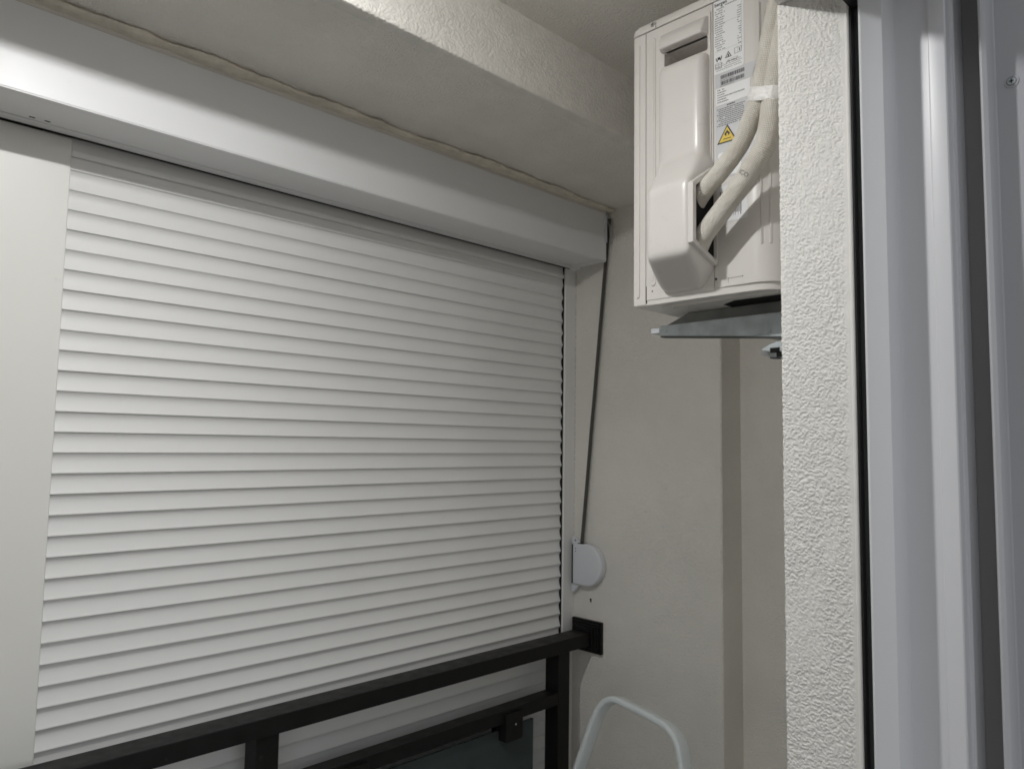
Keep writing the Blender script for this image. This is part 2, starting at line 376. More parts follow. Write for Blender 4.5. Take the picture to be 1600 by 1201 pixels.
# first, half hidden slat and the inlet profile below the box
MB().prism([(1.6665, .5310), (1.6605, .5315), (1.6600, .5335), (1.6625, .5480), (1.6640, .5580), (1.6665, .5580)], X0-.05, X1, 'x').build('slat', M_slat, sh, smooth=40)
MB().prism([(1.6675, .5585), (1.6600, .5590), (1.6590, .5598), (1.6572, .5690), (1.6575, .5705), (1.6610, .5712), (1.6640, .5970), (1.6675, .5970)], X0-.05, X1+.002, 'x').build('inlet_strip', M_slat, sh, smooth=40)
gr = MB().prism([(1.8815, 1.6650), (1.8815, 1.6525), (1.8830, 1.6510), (1.9335, 1.6510), (1.9345, 1.6520), (1.9345, 1.70), (1.8815, 1.70)], FLOOR, .594).build('guide_rail', M_slat, sh, smooth=30)
MB().prism([(1.8792, 1.6660), (1.8813, 1.6570), (1.8813, 1.70), (1.8792, 1.70)], FLOOR, .594).build('brush_seal', M_dark, sh, smooth=0)
mb = MB()
for k in range(60):       # uneven bead of sealant between guide and wall
    z0 = -.65+k*.0205; w = random.uniform(.0012, .0032)
    mb.box(1.9345-w, 1.936, 1.6495-w*.4, 1.6515, z0, z0+random.uniform(.014, .0205))
mb.build('sealant_bead', M_trim, sh, bevel=.0005, seg=1)

sb = thing('shutter_box', 'long glossy white shutter box under the soffit, lit along its lower half', 'shutter box', (.9, 1.58, .596))
XE = 1.9085
MB().box(XL, XE, 1.500, 1.6455, .5985, .7550).build('box_front', M_box, sb, bevel=.0009, seg=2)
MB().box(XL, 1.872, 1.5005, 1.618, .5958, .5984).build('underside_panel', M_box, sb, bevel=.0006, seg=1)
MB().prism([(1.6195, .5984), (1.6195, .5952), (1.624, .5944), (1.640, .5950), (1.6455, .5944), (1.6455, .5984)], XL, 1.9330, 'x').build('underside_lip', M_box, sb, smooth=30)
MB().box(1.8735, XE, 1.5015, 1.6190, .5950, .5984).build('end_underside', M_box, sb, bevel=.0008, seg=1)
MB().box(XL, XE, 1.6460, 1.70, .5972, .604).build('slot_gap', M_dark, sb, smooth=0)
MB().box(XL, XE-.002, 1.5025, 1.66, .7562, .7725).build('top_trim', M_trim, sb, bevel=.001, seg=1)
MB().prism(rrect(1.4985, 1.50, .660, .7585, .0007, 2), XE-.010, XE+.003, 'x').box(XE-.012, XE-.006, 1.497, 1.50, .690, .735).build('end_cap', M_winder, sb, bevel=.0006, seg=1)
for x in (.311, .336):
    MB().prism(rrect(x-.005, x+.005, 1.6035, 1.6075, .0018, 3), .5952, .5960).build('slot', M_dark, sb)
MB().cyl((XE-.0035, 1.4966, .752), .0016, .001, 'y', 10).build('cap_hole', M_dark, sb)
# cream post at left
o = MB().box(.17, X0, 1.6560, 1.80, FLOOR, .594).build('mullion_post', M_post, bevel=.0025, seg=3)
tag(o, 'wide cream white post at the left end of the shutter slats', 'post')

# foam bead on top of the box
mb = MB(); ring_n = 12; path = np.arange(XL, 1.933, .006); vs = []; fs = []
for i, x in enumerate(path):
    a = vnoise(np.array([x*6.5]), np.array([.5]), 31)[0]; b = vnoise(np.array([x*26]), np.array([2.5]), 32)[0]; c = vnoise(np.array([x*80]), np.array([4.5]), 33)[0]
    out = .008+.036*max(0, a-.25)+.013*b+.009*c; dn = .0030+.009*b*a+.002*c
    for k in range(ring_n):
        t = math.pi*(k/(ring_n-1))
        vs.append((x, 1.5035-out*math.sin(t)**.8*(1+.10*math.sin(3*t+40*x)), .7755-(.0045+dn)*(1-math.cos(t))/2+.0006*math.sin(9*t+90*x)))
for i in range(len(path)-1):
    for k in range(ring_n-1): fs.append((i*ring_n+k, i*ring_n+k+1, (i+1)*ring_n+k+1, (i+1)*ring_n+k))
mb.add(vs, fs); o = mb.build('foam_bead', M_foam, smooth=80)
tag(o, 'lumpy beige expanding foam bead squeezed along the top of the shutter box', 'foam')

# ------------------------------------------------------------------ strap and winder
o = MB().sweep([(1.9215, 1.497, .742), (1.9215, 1.502, .70), (1.9215, 1.530, .42), (1.9215, 1.556, .16), (1.9205, 1.566, .06), (1.9215, 1.584, -.12), (1.9210, 1.605, -.33)],
               [(-.0064, -.0007), (.0064, -.0007), (.0064, .0007), (-.0064, .0007)], (1, .12, 0)).build('pull_strap', M_strap, smooth=0)
tag(o, 'thin dark grey strap hanging from the shutter box end down to the winder', 'strap')
o = MB().sweep([(1.915, 1.4965, .735), (1.915, 1.492, .70), (1.915, 1.488, .655), (1.915, 1.4855, .652), (1.915, 1.4845, .658), (1.915, 1.491, .72)], [(-.0006, -.0006), (.0006, -.0006), (.0006, .0006), (-.0006, .0006)], (1, 0, 0)).build('wire_loop', M_steel)
tag(o, 'tiny wire loop beside the top of the grey strap', 'wire')
wn = thing('strap_winder', 'pale grey plastic D shaped strap winder screwed beside the shutter guide', 'winder', (1.925, 1.59, -.39))
def dshape(s):
    pts = [(1.634-.0*s, -.321-s), (1.600, -.325-s)]
    cx, cy, rr = 1.582, -.392, .068-s
    pts = [(1.636-s, -.326-s)] + [(cx+rr*math.cos(math.radians(a))*1.0, cy+rr*math.sin(math.radians(a))) for a in range(90, 271, 9)] + [(1.636-s, -.459+s)]
    return pts
mb = MB()
secs = [(1.9335, 0), (1.9150, 0), (1.9115, .0012), (1.9088, .0045), (1.9078, .0090)]
vs = []; nn = len(dshape(0))
for x, s in secs: vs += [(x, y, z) for y, z in dshape(s)]
fs = [(i*nn+k, i*nn+(k+1) % nn, (i+1)*nn+(k+1) % nn, (i+1)*nn+k) for i in range(len(secs)-1) for k in range(nn)] + [tuple(range((len(secs)-1)*nn, len(secs)*nn))]
mb.add(vs, fs).build('body', M_winder, wn, smooth=40)
for z0, z1 in ((-.327, -.306), (-.484, -.458)):
    br = MB().prism([(1.645, z0 if z0 > -.4 else z0), (1.645, z1), (1.632, z1), (1.612, z0+.004 if z0 > -.4 else z1), (1.612, z0 if z0 > -.4 else z1-.002), (1.634, z0)], 1.916, 1.9335, 'x').build('mounting_ear', M_winder, wn, bevel=.0015)
    MB().cyl((1.9152, 1.628, (z0+z1)/2), .0024, .001, 'x', 12).build('ear_screw', M_dark, br) if z0 > -.4 else None
MB().box(1.910, 1.918, 1.6365, 1.6385, -.455, -.33).build('side_groove', M_dark, wn, smooth=0)
MB().box(1.9125, 1.9310, 1.590, 1.616, -.3255, -.3235).build('strap_slot', M_dark, wn, smooth=0)
for zc in (-.341, -.350): MB().cyl((1.9072, 1.6205, zc), .0017, .001, 'x', 10).build('index_dot', M_dark, wn)

# ------------------------------------------------------------------ air conditioner outdoor unit
XA, XB = 1.200, 1.985; ZB, ZTOP = .2755, .8245; YF, YBK = .876, .560
ac = thing('air_conditioner', 'beige white outdoor air conditioner unit hung high on the wall at the right', 'air conditioner', (1.59, .71, ZB))
def bodypoly(y0, y1, x0=XA, inset=0.0):
    return [(x0+inset, y0), (x0+inset, y1), (XB-inset, y1), (XB-inset, y0)]
MB().box(XA+.105, XB-.01, YBK+.03, YF-.01, ZB+.004, ZTOP+.004).build('inner_casing', M_dark, ac, smooth=0)
# front shell (fan side) wraps the corner
MB().prism([(XA+.004, YF), (XA+.001, YF-.002), (XA, YF-.006), (XA, .8455), (XA+.005, .8455), (XA+.005, YF-.008), (XB-.005, YF-.008), (XB-.005, .8455), (XB, .8455), (XB, YF-.006), (XB-.004, YF)], ZB-.002, ZTOP).build('front_panel', M_ac, ac, smooth=35)
gp = MB()
for k in range(1, 9): gp.add(*(lambda r: ([(1.50+rr*math.cos(a), yy, .55+rr*math.sin(a)) for yy in (YF+.001, YF+.005) for rr in (r, r+.004) for a in [2*math.pi*i/40 for i in range(40)]],
      [(q*80+i, q*80+(i+1) % 40, q*80+40+(i+1) % 40, q*80+40+i) for q in range(2) for i in range(40)]))(k*.026))
for k in range(8):
    a = math.pi*k/8; gp.sweep([(1.50-.215*math.cos(a), YF+.004, .55-.215*math.sin(a)), (1.50+.215*math.cos(a), YF+.004, .55+.215*math.sin(a))], [(-.002, -.002), (.002, -.002), (.002, .002), (-.002, .002)], (0, 1, 0))
gp.build('fan_grille', M_ac, ac)
# service panel (with handle and valve cover) and rear panel
PY0, PY1, PZ0, PZ1 = .7040, .7995, .7370, .7660     # finger recess of the handle
sp = MB().box(XA, XA+.004, .6955, PY0, ZB+.006, ZTOP).box(XA, XA+.004, PY1, .8440, ZB+.006, ZTOP).box(XA, XA+.004, PY0, PY1, ZB+.006, PZ0).box(XA, XA+.004, PY0, PY1, PZ1, ZTOP).build('service_panel', M_ac, ac, smooth=0)
def arcpts(cx, cy, r, a0, a1, n): return [(cx+r*math.cos(math.radians(a0+(a1-a0)*i/n)), cy+r*math.sin(math.radians(a0+(a1-a0)*i/n))) for i in range(n+1)]
outer = [(XA, .6940)] + arcpts(XA+.052, .622, .052, 180, 270, 14) + [(XB, .570)]
inner = [(XB, .574)] + arcpts(XA+.052, .622, .048, 270, 180, 14) + [(XA+.004, .6940)]
MB().prism(outer+inner, ZB+.010, ZTOP).build('rear_panel', M_ac, ac, smooth=30)
lidp = [(XA-.0025, .6), (XA-.0025, YF-.010), (XA+.001, YF-.001), (XA+.008, YF+.003), (XB-.008, YF+.003), (XB+.002, YF-.008), (XB+.002, .566), (XA+.054, .566)] + arcpts(XA+.053, .622, .0555, 262, 185, 8)
# lid skirt with rounded rim
lo = MB(); ctr = (1.59, .72)
rings = [(0, ZTOP+.0012), (0, ZTOP+.010), (.0012, ZTOP+.0155), (.0045, ZTOP+.0200), (.0100, ZTOP+.0225)]
nl = len(lidp); vs = []
cxs = sum(p[0] for p in lidp)/nl
for ins, zz_ in rings:
    for (x, y) in lidp:
        dx, dy = ctr[0]-x, ctr[1]-y; sx = ins*(1 if dx > 0 else -1); sy = ins*(1 if dy > 0 else -1)
        vs.append((x+sx, y+sy, zz_))
fs = [(i*nl+k, i*nl+(k+1) % nl, (i+1)*nl+(k+1) % nl, (i+1)*nl+k) for i in range(len(rings)-1) for k in range(nl)] + [tuple(range((len(rings)-1)*nl, len(rings)*nl)), tuple(range(nl))]
lid = lo.add(vs, fs).build('lid', M_ac, ac, smooth=50)
MB().box(XA-.0032, XA-.0022, .8195, .8203, ZTOP+.0015, ZTOP+.013).build('lid_notch', M_dark, lid, smooth=0)
def screw(y, zc, x, parent, r=.0050):
    s = MB().cyl((x-.0006, y, zc), r, .0012, 'x', 20).cyl((x-.0022, y, zc), r*.72, .0018, 'x', 18, r2=r*.80).build('screw', M_steel, parent, bevel=.0004)
    MB().cyl((x-.0026, y, zc), r*.28, .0008, 'x', 8).build('screw_slot', M_dark, s)
screw(.827, .8352, XA-.0025, ac)
screw(.6985, .5060, XA-.0045, ac, .0052)
# pressed ribs
def rib(y, z0, z1, w, hgt=.0024, x=XA, parent=ac):
    MB().prism(rrect(y-w/2, y+w/2, z0, z1, w*.49, 5), x+.001, x-hgt, 'x').build('rib', M_ac, parent, bevel=hgt*.8, seg=3)
rib(.8632, .288, .806, .0085); rib(.8275, .308, .808, .0115); rib(.8275, .318, .798, .0050, .0036)
for z0, z1 in ((.352, .500), (.70, .79)):
    for a in (200, 216):
        cx, cy = XA+.052+.0515*math.cos(math.radians(a)), .622+.0515*math.sin(math.radians(a))
        MB().cyl((cx, cy, z0), .0025, z1-z0, 'z', 10).build('rib', M_ac, ac, bevel=.001)
# handle frame + hood + valve cover
ro = rrect(.6985, .8125, .500, .8145, .008, 5); ri = rrect(PY0, PY1, PZ0, PZ1, .004, 5); nr_ = len(ro)
vs = [(x, *p) for x in (XA-.0032, XA+.002) for p in ro]+[(x, *p) for x in (XA-.0032, XA+.002) for p in ri]; fs = []
for i in range(nr_):
    j = (i+1) % nr_
    fs += [(i, j, nr_+j, nr_+i), (2*nr_+i, 2*nr_+j, 3*nr_+j, 3*nr_+i), (i, j, 2*nr_+j, 2*nr_+i), (nr_+i, nr_+j, 3*nr_+j, 3*nr_+i)]
MB().add(vs, fs).build('cover_plate', M_acp, ac, smooth=30)
pin = rrect(PY0+.006, PY1-.004, PZ0+.004, PZ1, .004, 5)
MB().add([(XA-.002, *p) for p in ri]+[(XA+.100, *p) for p in pin], [(i, (i+1) % nr_, nr_+(i+1) % nr_, nr_+i) for i in range(nr_)]+[tuple(range(nr_, 2*nr_))]).build('handle_recess', M_acp, ac, smooth=30)
MB().hull([(XA-.001, y, z) for y in (.7015, .808) for z in (.766, .806)] + [(1.1760, y, z) for y in (.707, .799) for z in (.7640, .7720)] + [(1.188, y, .798) for y in (.704, .803)]).build('handle_hood', M_acp, ac, bevel=.004, seg=4)
cv = MB().hull([(XA+.02, y, z) for y, z in ((.6985, .480), (.808, .480), (.808, .733), (.6985, .733))] + [(1.185, y, z) for y, z in ((.7010, .480), (.806, .480), (.806, .733), (.7010, .733))] + [(1.1735, y, z) for y, z in ((.7085, .480), (.7950, .480), (.7950, .716), (.7085, .720))])
cv.hull([(1.1135, .784, .462), (1.1135, .785, .338), (1.1125, .6945, .338), (1.1125, .6945, .468),
         (1.170, .797, .528), (1.170, .7075, .533), (XA+.02, .812, .528), (1.190, .810, .306), (1.190, .796, .288), (1.190, .718, .288), (1.190, .6945, .322), (XA+.02, .810, .306), (XA+.02, .796, .288), (XA+.02, .718, .288), (XA+.02, .6945, .322), (XA+.02, .6935, .528)])
o = cv.build('valve_cover', M_acp, ac, smooth=180)
md = o.modifiers.new('remesh', 'REMESH'); md.mode = 'VOXEL'; md.voxel_size = .0022; md.use_smooth_shade = True
md = o.modifiers.new('soften', 'SMOOTH'); md.factor = .5; md.iterations = 150
# cable side: raised flange round a dark plate painted as the mouth's shade
fl_out = [(1.1150, .4600), (1.1150, .3530), (1.1930, .3250), (1.1985, .3290), (1.1985, .508), (1.1830, .5035)]
fl_in = [(1.1260, .4560), (1.1260, .3590), (1.1905, .3355), (1.1960, .3400), (1.1960, .4960), (1.1810, .4930)]
nfo = len(fl_out); vs = [(x, y, z) for y in (.6975, .6865) for (x, z) in fl_out] + [(x, y, z) for y in (.6975, .6865) for (x, z) in fl_in]
fs = []
for i in range(nfo):
    j = (i+1) % nfo
    fs += [(i, j, nfo+j, nfo+i), (2*nfo+i, 2*nfo+j, 3*nfo+j, 3*nfo+i), (nfo+i, nfo+j, 3*nfo+j, 3*nfo+i), (i, j, 2*nfo+j, 2*nfo+i)]
MB().add(vs, fs).build('mouth_flange', M_acp, ac, bevel=.0012, seg=2)
MB().prism([(x, z) for x, z in fl_in], .6948, .6935, 'y').build('mouth_shade', M_dark, ac, smooth=0)
for y_, z_ in ((.745, .313), (.752, .317), (.748, .307)): MB().cyl((1.1725+(.317-z_)*1.2, y_, z_), .0012, .006, 'x', 8).build('drain_speck', M_dark, ac)
# bottom pan
MB().prism([(XA+.0015, .694), (XA+.0015, YF-.004), (XB, YF-.004), (XB, .574), (XA+.053, .574)]+arcpts(XA+.052, .622, .048, 262, 185, 8), ZB-.004, ZB+.012).build('base_pan', M_ac, ac, bevel=.001, seg=1)
MB().prism([(1.262, .60), (1.262, .69), (1.285, .725), (1.33, .725), (1.33, .60)], ZB-.0048, ZB-.003, 'z').build('pan_opening', M_dark, ac, smooth=0)
MB().box(1.232, 1.2345, .59, .83, ZB-.0065, ZB-.003).build('pan_ridge', M_ac, ac, bevel=.001)
MB().cyl((1.262, .805, ZB-.007), .016, .004, 'z', 20).build('pan_plug', M_ac, ac, bevel=.001)
MB().box(XA-.0006, XA+.001, .8430, .8445, ZB, .309).build('chipped_gap', M_dark, ac, smooth=0)
MB().box(XA-.0006, XA+.001, .8285, .8305, .2965, .2995).build('chipped_gap', M_dark, ac, smooth=0)
MB().cyl((XA-.0006, .6915, .3015), .0022, .001, 'x', 8).build('drain_speck', M_dark, ac)
# foot channels of the unit, standing on the bracket arms
M_foot_shade = mat('shaded_foot_steel', (0.22, 0.225, 0.22), .5, .5, metal=.3, var=.15, vscale=25)  # darker galvanised: shade close under the unit is put into the colour
for x in (1.318, 1.80):
    MB().prism([(.884, .2470), (.822, .2712), (.575, .2712), (.575, .2470)], x, x+.04, 'x').build('foot_channel', M_foot_shade, ac, bevel=.001)

# --- flat print and stickers on the side (text mesh facing -X)
def text_mesh(txt, size, bold=0.0):
    cu = bpy.data.curves.new('t', 'FONT'); cu.body = txt; cu.size = size; cu.offset = bold; cu.resolution_u = 2
    o = bpy.data.objects.new('t', cu); C.objects.link(o)
    dg = bpy.context.evaluated_depsgraph_get(); dg.update()
    me = bpy.data.meshes.new_from_object(o.evaluated_get(dg)); bpy.data.objects.remove(o); return me
def side_text(txt, y, z, size, x, parent, material=None, bold=0.0, name='lettering', squash=1.0):
    me = text_mesh(txt, size, bold); me.transform(Matrix(((0, 0, -1, x), (-squash, 0, 0, y), (0, 1, 0, z), (0, 0, 0, 1))))
    me.materials.clear(); me.materials.append(material or M_ink); o = bpy.data.objects.new(name, me); C.objects.link(o); attach(o, parent); return o
def plate(name, poly, x, material, parent, th=.0003):
    return MB().prism(poly, x, x-th, 'x').build(name, material, parent, smooth=0)
def bars(name, rects, x, material, parent):
    mb = MB()
    for y0, y1, z0, z1 in rects: mb.add([(x, y0, z0), (x, y1, z0), (x, y1, z1), (x, y0, z1)], [(0, 1, 2, 3)])
    o = mb.build(name, material, parent, smooth=0); o['kind'] = 'stuff'; return o
def lines(y0, y1, z, hgt, rnd, full=.9):
    out = []; y = y0
    while y > y1:
        w = rnd.uniform(.0012, .0036)
        if rnd.random() < full: out.append((y, max(y-w, y1), z, z+hgt))
        y -= w+.0007
    return out
XP = XA-.0004
rnd = random.Random(11)
s1 = plate('rating_sticker', [(.6925, .8242), (.6925, .6845), (.6910, .6838), (.6360, .6838), (.6325, .6870), (.6325, .8242)], XP, M_sticker, ac)
side_text('bergen', .6908, .8140, .0092, XP-.0005, s1, bold=.00022); side_text('CE', .6545, .8142, .0080, XP-.0005, s1, bold=.0001); 
R = []
for k in range(19):
    zz_ = .8070-k*.0044
    R += lines(.690, rnd.uniform(.668, .676), zz_, .0017, rnd)
    if k > 1: R += lines(.641+rnd.uniform(0, .005), .6375, zz_-.0005, .0017, rnd)
R += lines(.682, .640, .8098, .0018, rnd)
for k in range(4): R += lines(.690, .640-rnd.uniform(0, .004), .7000-k*.0036, .0011, rnd)
R += [(.6370, .6366, .716, .810), (.690, .6366, .7262, .7265), (.690, .6366, .7780, .7783)]
bars('fine_print', R, XP-.0004, M_fine, s1)
def outline(poly, w):
    cy = sum(p[0] for p in poly)/len(poly); cz = sum(p[1] for p in poly)/len(poly)
    inn = [(cy+(p[0]-cy)*(1-w), cz+(p[1]-cz)*(1-w)) for p in poly]; return poly, inn
def ringmesh(poly, w, x, name, material, parent):
    a, b = outline(poly, w); n_ = len(a)
    MB().add([(x, *p) for p in a]+[(x, *p) for p in b], [(i, (i+1) % n_, n_+(i+1) % n_, n_+i) for i in range(n_)]).build(name, material, parent, smooth=0)
XI = XP-.0005
ringmesh([(.6700, .7085), (.6565, .7085), (.6632, .7205)], .34, XI, 'triangle_icon', M_ink, s1)
bars('flame_icon', [(.6645, .6620, .7105, .7150), (.6655, .6612, .7100, .7108)], XI, M_ink, s1)
ringmesh([(.6510, .7210), (.6372, .7210), (.6372, .7105), (.6510, .7105)], .10, XI, 'manual_icon', M_ink, s1)
bars('manual_icon_mark', [(.6445, .6442, .7105, .7210), (.6418, .6400, .7130, .7185), (.6422, .6396, .7128, .7134)], XI, M_ink, s1)
bars('wrench_icon', [(.6885, .6870, .7100, .7150), (.6870, .6850, .7070, .7110), (.6850, .6795, .7100, .7150), (.6795, .6778, .7075, .7120), (.6778, .6762, .7110, .7165)], XI, M_ink, s1)
ringmesh([(.6895, .7040), (.6765, .7040), (.6765, .6945), (.6895, .6945)], .12, XI, 'book_icon', M_ink, s1)
bars('book_icon_spine', [(.6832, .6828, .6945, .7040)], XI, M_ink, s1)
ringmesh([(.6680, .6970), (.6640, .7045), (.6440, .7045), (.6480, .6970)], .12, XI, 'tag_icon', M_fine, s1)
bars('tag_icon_print', lines(.6630, .6490, .6995, .0024, rnd), XI, M_ink, s1)
s2 = plate('barcode_sticker', [(.6905, .6838), (.6905, .6570), (.6180, .6570), (.6080, .6840)], XP+.00015, M_silver, ac)
R = []
for zb in (.6715, .6600):
    y = .6790
    while y > .6330:
        w = rnd.choice((.0004, .0007, .0011, .0016)); R.append((y, y-w, zb, zb+.0072)); y -= w+rnd.choice((.0004, .0006, .0009))
bars('barcode', R, XP-.0003, M_ink, s2)
bars('fine_print', lines(.680, .652, .6686, .0012, rnd)+lines(.680, .652, .6576, .0010, rnd), XP-.0003, M_fine, s2)
s3 = plate('info_sticker', [(.6890, .6555), (.6890, .6230), (.6210, .6230), (.6210, .6555)], XP-.00015, M_sticker, ac)
R = []
for k, yl in enumerate((.672, .668, .671, .632, .668, .664)): R += lines(.6860, yl, .6505-k*.0046, .0021, rnd, .95)
bars('fine_print', R, XP-.0006, M_fine, s3)
s4 = plate('warning_text_sticker', [(.6905, .6225), (.6905, .4850), (.6150, .4850), (.6150, .6225)], XP+.0002, M_silver, ac)
R = lines(.667, .651, .6185, .0024, rnd)
for k in range(10):
    R += lines(.6840, .630+rnd.uniform(0, .006), .6145-k*.0035, .0014, rnd, .97)
    if k % 3 == 0: R.append((.6868, .6852, .6143-k*.0035, .6163-k*.0035))
bars('fine_print', R, XP-.0003, M_ink, s4)
tri = [(.6872, .5497), (.6476, .5497), (.6665, .5835)]
w1 = plate('warning_triangle', tri, XP-.0001, M_ink, s4)
_, inn = outline(tri, .20); plate('triangle_fill', inn, XP-.0004, M_yellow, w1)
fl = [(.6668, .5728), (.6650, .5706), (.6644, .5683), (.6630, .5690), (.6615, .5662), (.6620, .5638), (.6640, .5622), (.6655, .5618), (.6643, .5636), (.6655, .5660), (.6668, .5672), (.6684, .5650), (.6682, .5628), (.6672, .5618), (.6696, .5622), (.6715, .5640), (.6720, .5665), (.6706, .5688), (.6698, .5682), (.6684, .5700)]
plate('flame_icon', fl, XP-.0007, M_ink, w1)
bars('flame_bar', [(.6745, .6592, .5562, .5576)], XP-.0008, M_ink, w1)
s5 = plate('label_sticker', rrect(.640, .6855, .4880, .5330, .004, 4), XP-.0001, M_sticker, ac)
bars('barcode', [(.6755, .6748, .511, .524), (.6730, .6724, .514, .526), (.6712, .6704, .517, .526)], XP-.0006, M_ink, s5)
s6 = plate('lower_sticker', [(.6865, .4030), (.6285, .4030), (.6285, .470), (.6865, .470)], XP, M_sticker, ac)
R = []; y = .682
while y > .640:
    w = rnd.choice((.0005, .0008, .0014)); zl = .412 if rnd.random() < .3 else .417; R.append((y, y-w, zl, .460)); y -= w+rnd.choice((.0006, .0010, .0016))
bars('barcode', R, XP-.0004, M_ink, s6)
bars('printed_mark', [(.6670, .6390, .2993, .2999), (.6676, .6664, .2988, .3004), (.6396, .6384, .2984, .3010), (.6670, .6666, .2915, .2993)], XP, M_ink, ac)

# ------------------------------------------------------------------ insulated pipes
def smooth_path(pts, per=10):
    P = [Vector(p) for p in pts]; out = []
    for i in range(len(P)-1):
        p0, p1, p2, p3 = P[max(i-1, 0)], P[i], P[i+1], P[min(i+2, len(P)-1)]
        for k in range(per):
            t = k/per
            out.append(.5*((2*p1)+(p2-p0)*t+(2*p0-5*p1+4*p2-p3)*t*t+(3*p1-p0-3*p2+p3)*t**3))
    out.append(P[-1]); return out
def frames(P):
    T = [(P[min(i+1, len(P)-1)]-P[max(i-1, 0)]).normalized() for i in range(len(P))]
    N_ = []; nv = Vector((-1, 0, 0))
    for t in T: nv = (nv-t*nv.dot(t)).normalized(); N_.append(nv.copy())
    L_ = [0]
    for i in range(1, len(P)): L_.append(L_[-1]+(P[i]-P[i-1]).length)
    return T, N_, L_
def hose(name, pts, r, seed):
    P = smooth_path(pts); T, N_, L_ = frames(P); n = 28
    vs = []; fs = []; uvs = []
    for i, p in enumerate(P):
        b = T[i].cross(N_[i])
        for k in range(n):
            a = 2*math.pi*k/n
            rr = r*(1+.035*float(vnoise(np.array([L_[i]*45+seed]), np.array([k/n*4.0+.3]), seed)[0]-.5)*2)
            vs.append(p+(N_[i]*math.cos(a)+b*math.sin(a))*rr)
    tw = .6
    for i in range(len(P)-1):
        for k in range(n):
            fs.append((i*n+k, i*n+(k+1) % n, (i+1)*n+(k+1) % n, (i+1)*n+k))
            cell = .0030; U = 2*math.pi*r/cell
            U = round(U)
            uvs += [(k/n*U, L_[i]/cell), ((k+1)/n*U, L_[i]/cell), ((k+1)/n*U, L_[i+1]/cell), (k/n*U, L_[i+1]/cell)]
    me = bpy.data.meshes.new(name); me.from_pydata([tuple(v) for v in vs], [], fs); ul = me.uv_layers.new(name='UVMap')
    for i, uv in enumerate(uvs): ul.data[i].uv = uv
    for p in me.polygons: p.use_smooth = True
    me.materials.append(M_hose); o = bpy.data.objects.new(name, me); C.objects.link(o)
    return o, P, T, N_, L_
# pipes leave the mouth, rise past the side and enter the wall behind the jamb
A = [(1.165, .728, .400), (1.160, .7150, .4240), (1.152, .688, .4500), (1.152, .655, .4780), (1.152, .616, .5170), (1.150, .592, .5600), (1.150, .579, .5920), (1.150, .569, .6360), (1.150, .557, .6910), (1.150, .543, .7450), (1.152, .523, .800), (1.16, .498, .845), (1.17, .470, .87)]
B = [(1.170, .722, .330), (1.163, .708, .3480), (1.152, .686, .3730), (1.150, .651, .4070), (1.148, .614, .4430), (1.146, .592, .4690), (1.146, .5705, .4960), (1.147, .5610, .5330), (1.149, .5560, .5740), (1.150, .5500, .6140), (1.150, .542, .6480), (1.150, .530, .70), (1.156, .508, .745), (1.17, .470, .775)]
ha, *_ = hose('insulated_pipe', A, .0160, 3)
tag(ha, 'cream woven insulated pipe crossing the yellow triangle, upper left of the pair', 'pipe', 'insulated air conditioner pipes')
hb, PB, TB, NB, LB = hose('insulated_pipe', B, .0176, 8)
tag(hb, 'thicker cream woven insulated pipe nearest the jamb, lower right of the pair', 'pipe', 'insulated air conditioner pipes')
# letters wrapped on the pipe
me = text_mesh('ICO', .0105); ti = min(range(len(PB)), key=lambda i: (PB[i]-Vector((1.147, .600, .459))).length)
b = TB[ti].cross(NB[ti]); cxm = .0095
for v in me.vertices:
    a = (v.co.x-cxm)/.0178; along = -(v.co.y-.0035)*-1
    # letters read across the pipe
    c = PB[ti]+TB[ti]*along
    v.co = c+(NB[ti]*math.cos(a+.15)-b*math.sin(a+.15)*-1)*.0184
me.materials.append(M_fine); o = bpy.data.objects.new('lettering', me); C.objects.link(o); attach(o, hb)
# tape band round both pipes
def tape():
    rings = []; cA = Vector((1.150, .5805, .590)); cB = Vector((1.1497, .5530, .583)); t = Vector((0, -.25, 1)).normalized()
    vs = []; fs = []; n = 40; rows = 7
    for j in range(rows):
        s = (j/(rows-1)-.5)*.0235
        pts = []
        for k in range(n):
            a = 2*math.pi*k/n; dv = Vector((math.cos(a), math.sin(a)*math.cos(.25), math.sin(a)*math.sin(.25)))
            c = cA if math.sin(a) > 0 else cB; r = .0171 if math.sin(a) > 0 else .0186
            w = .0006*math.sin(7*a+j*1.7)+.0004*math.sin(13*a-j)
            pts.append(c+dv*(r+w+.0006*(1 if 0 < j < rows-1 else -1))+t*(s+.0012*math.sin(3*a+1)))
        vs += pts
    for j in range(rows-1):
        for k in range(n): fs.append((j*n+k, j*n+(k+1) % n, (j+1)*n+(k+1) % n, (j+1)*n+k))
    return MB().add(vs, fs).build('tape_band', M_tape, smooth=60)
o = tape(); tag(o, 'white tape wrapped round both cream pipes', 'tape')

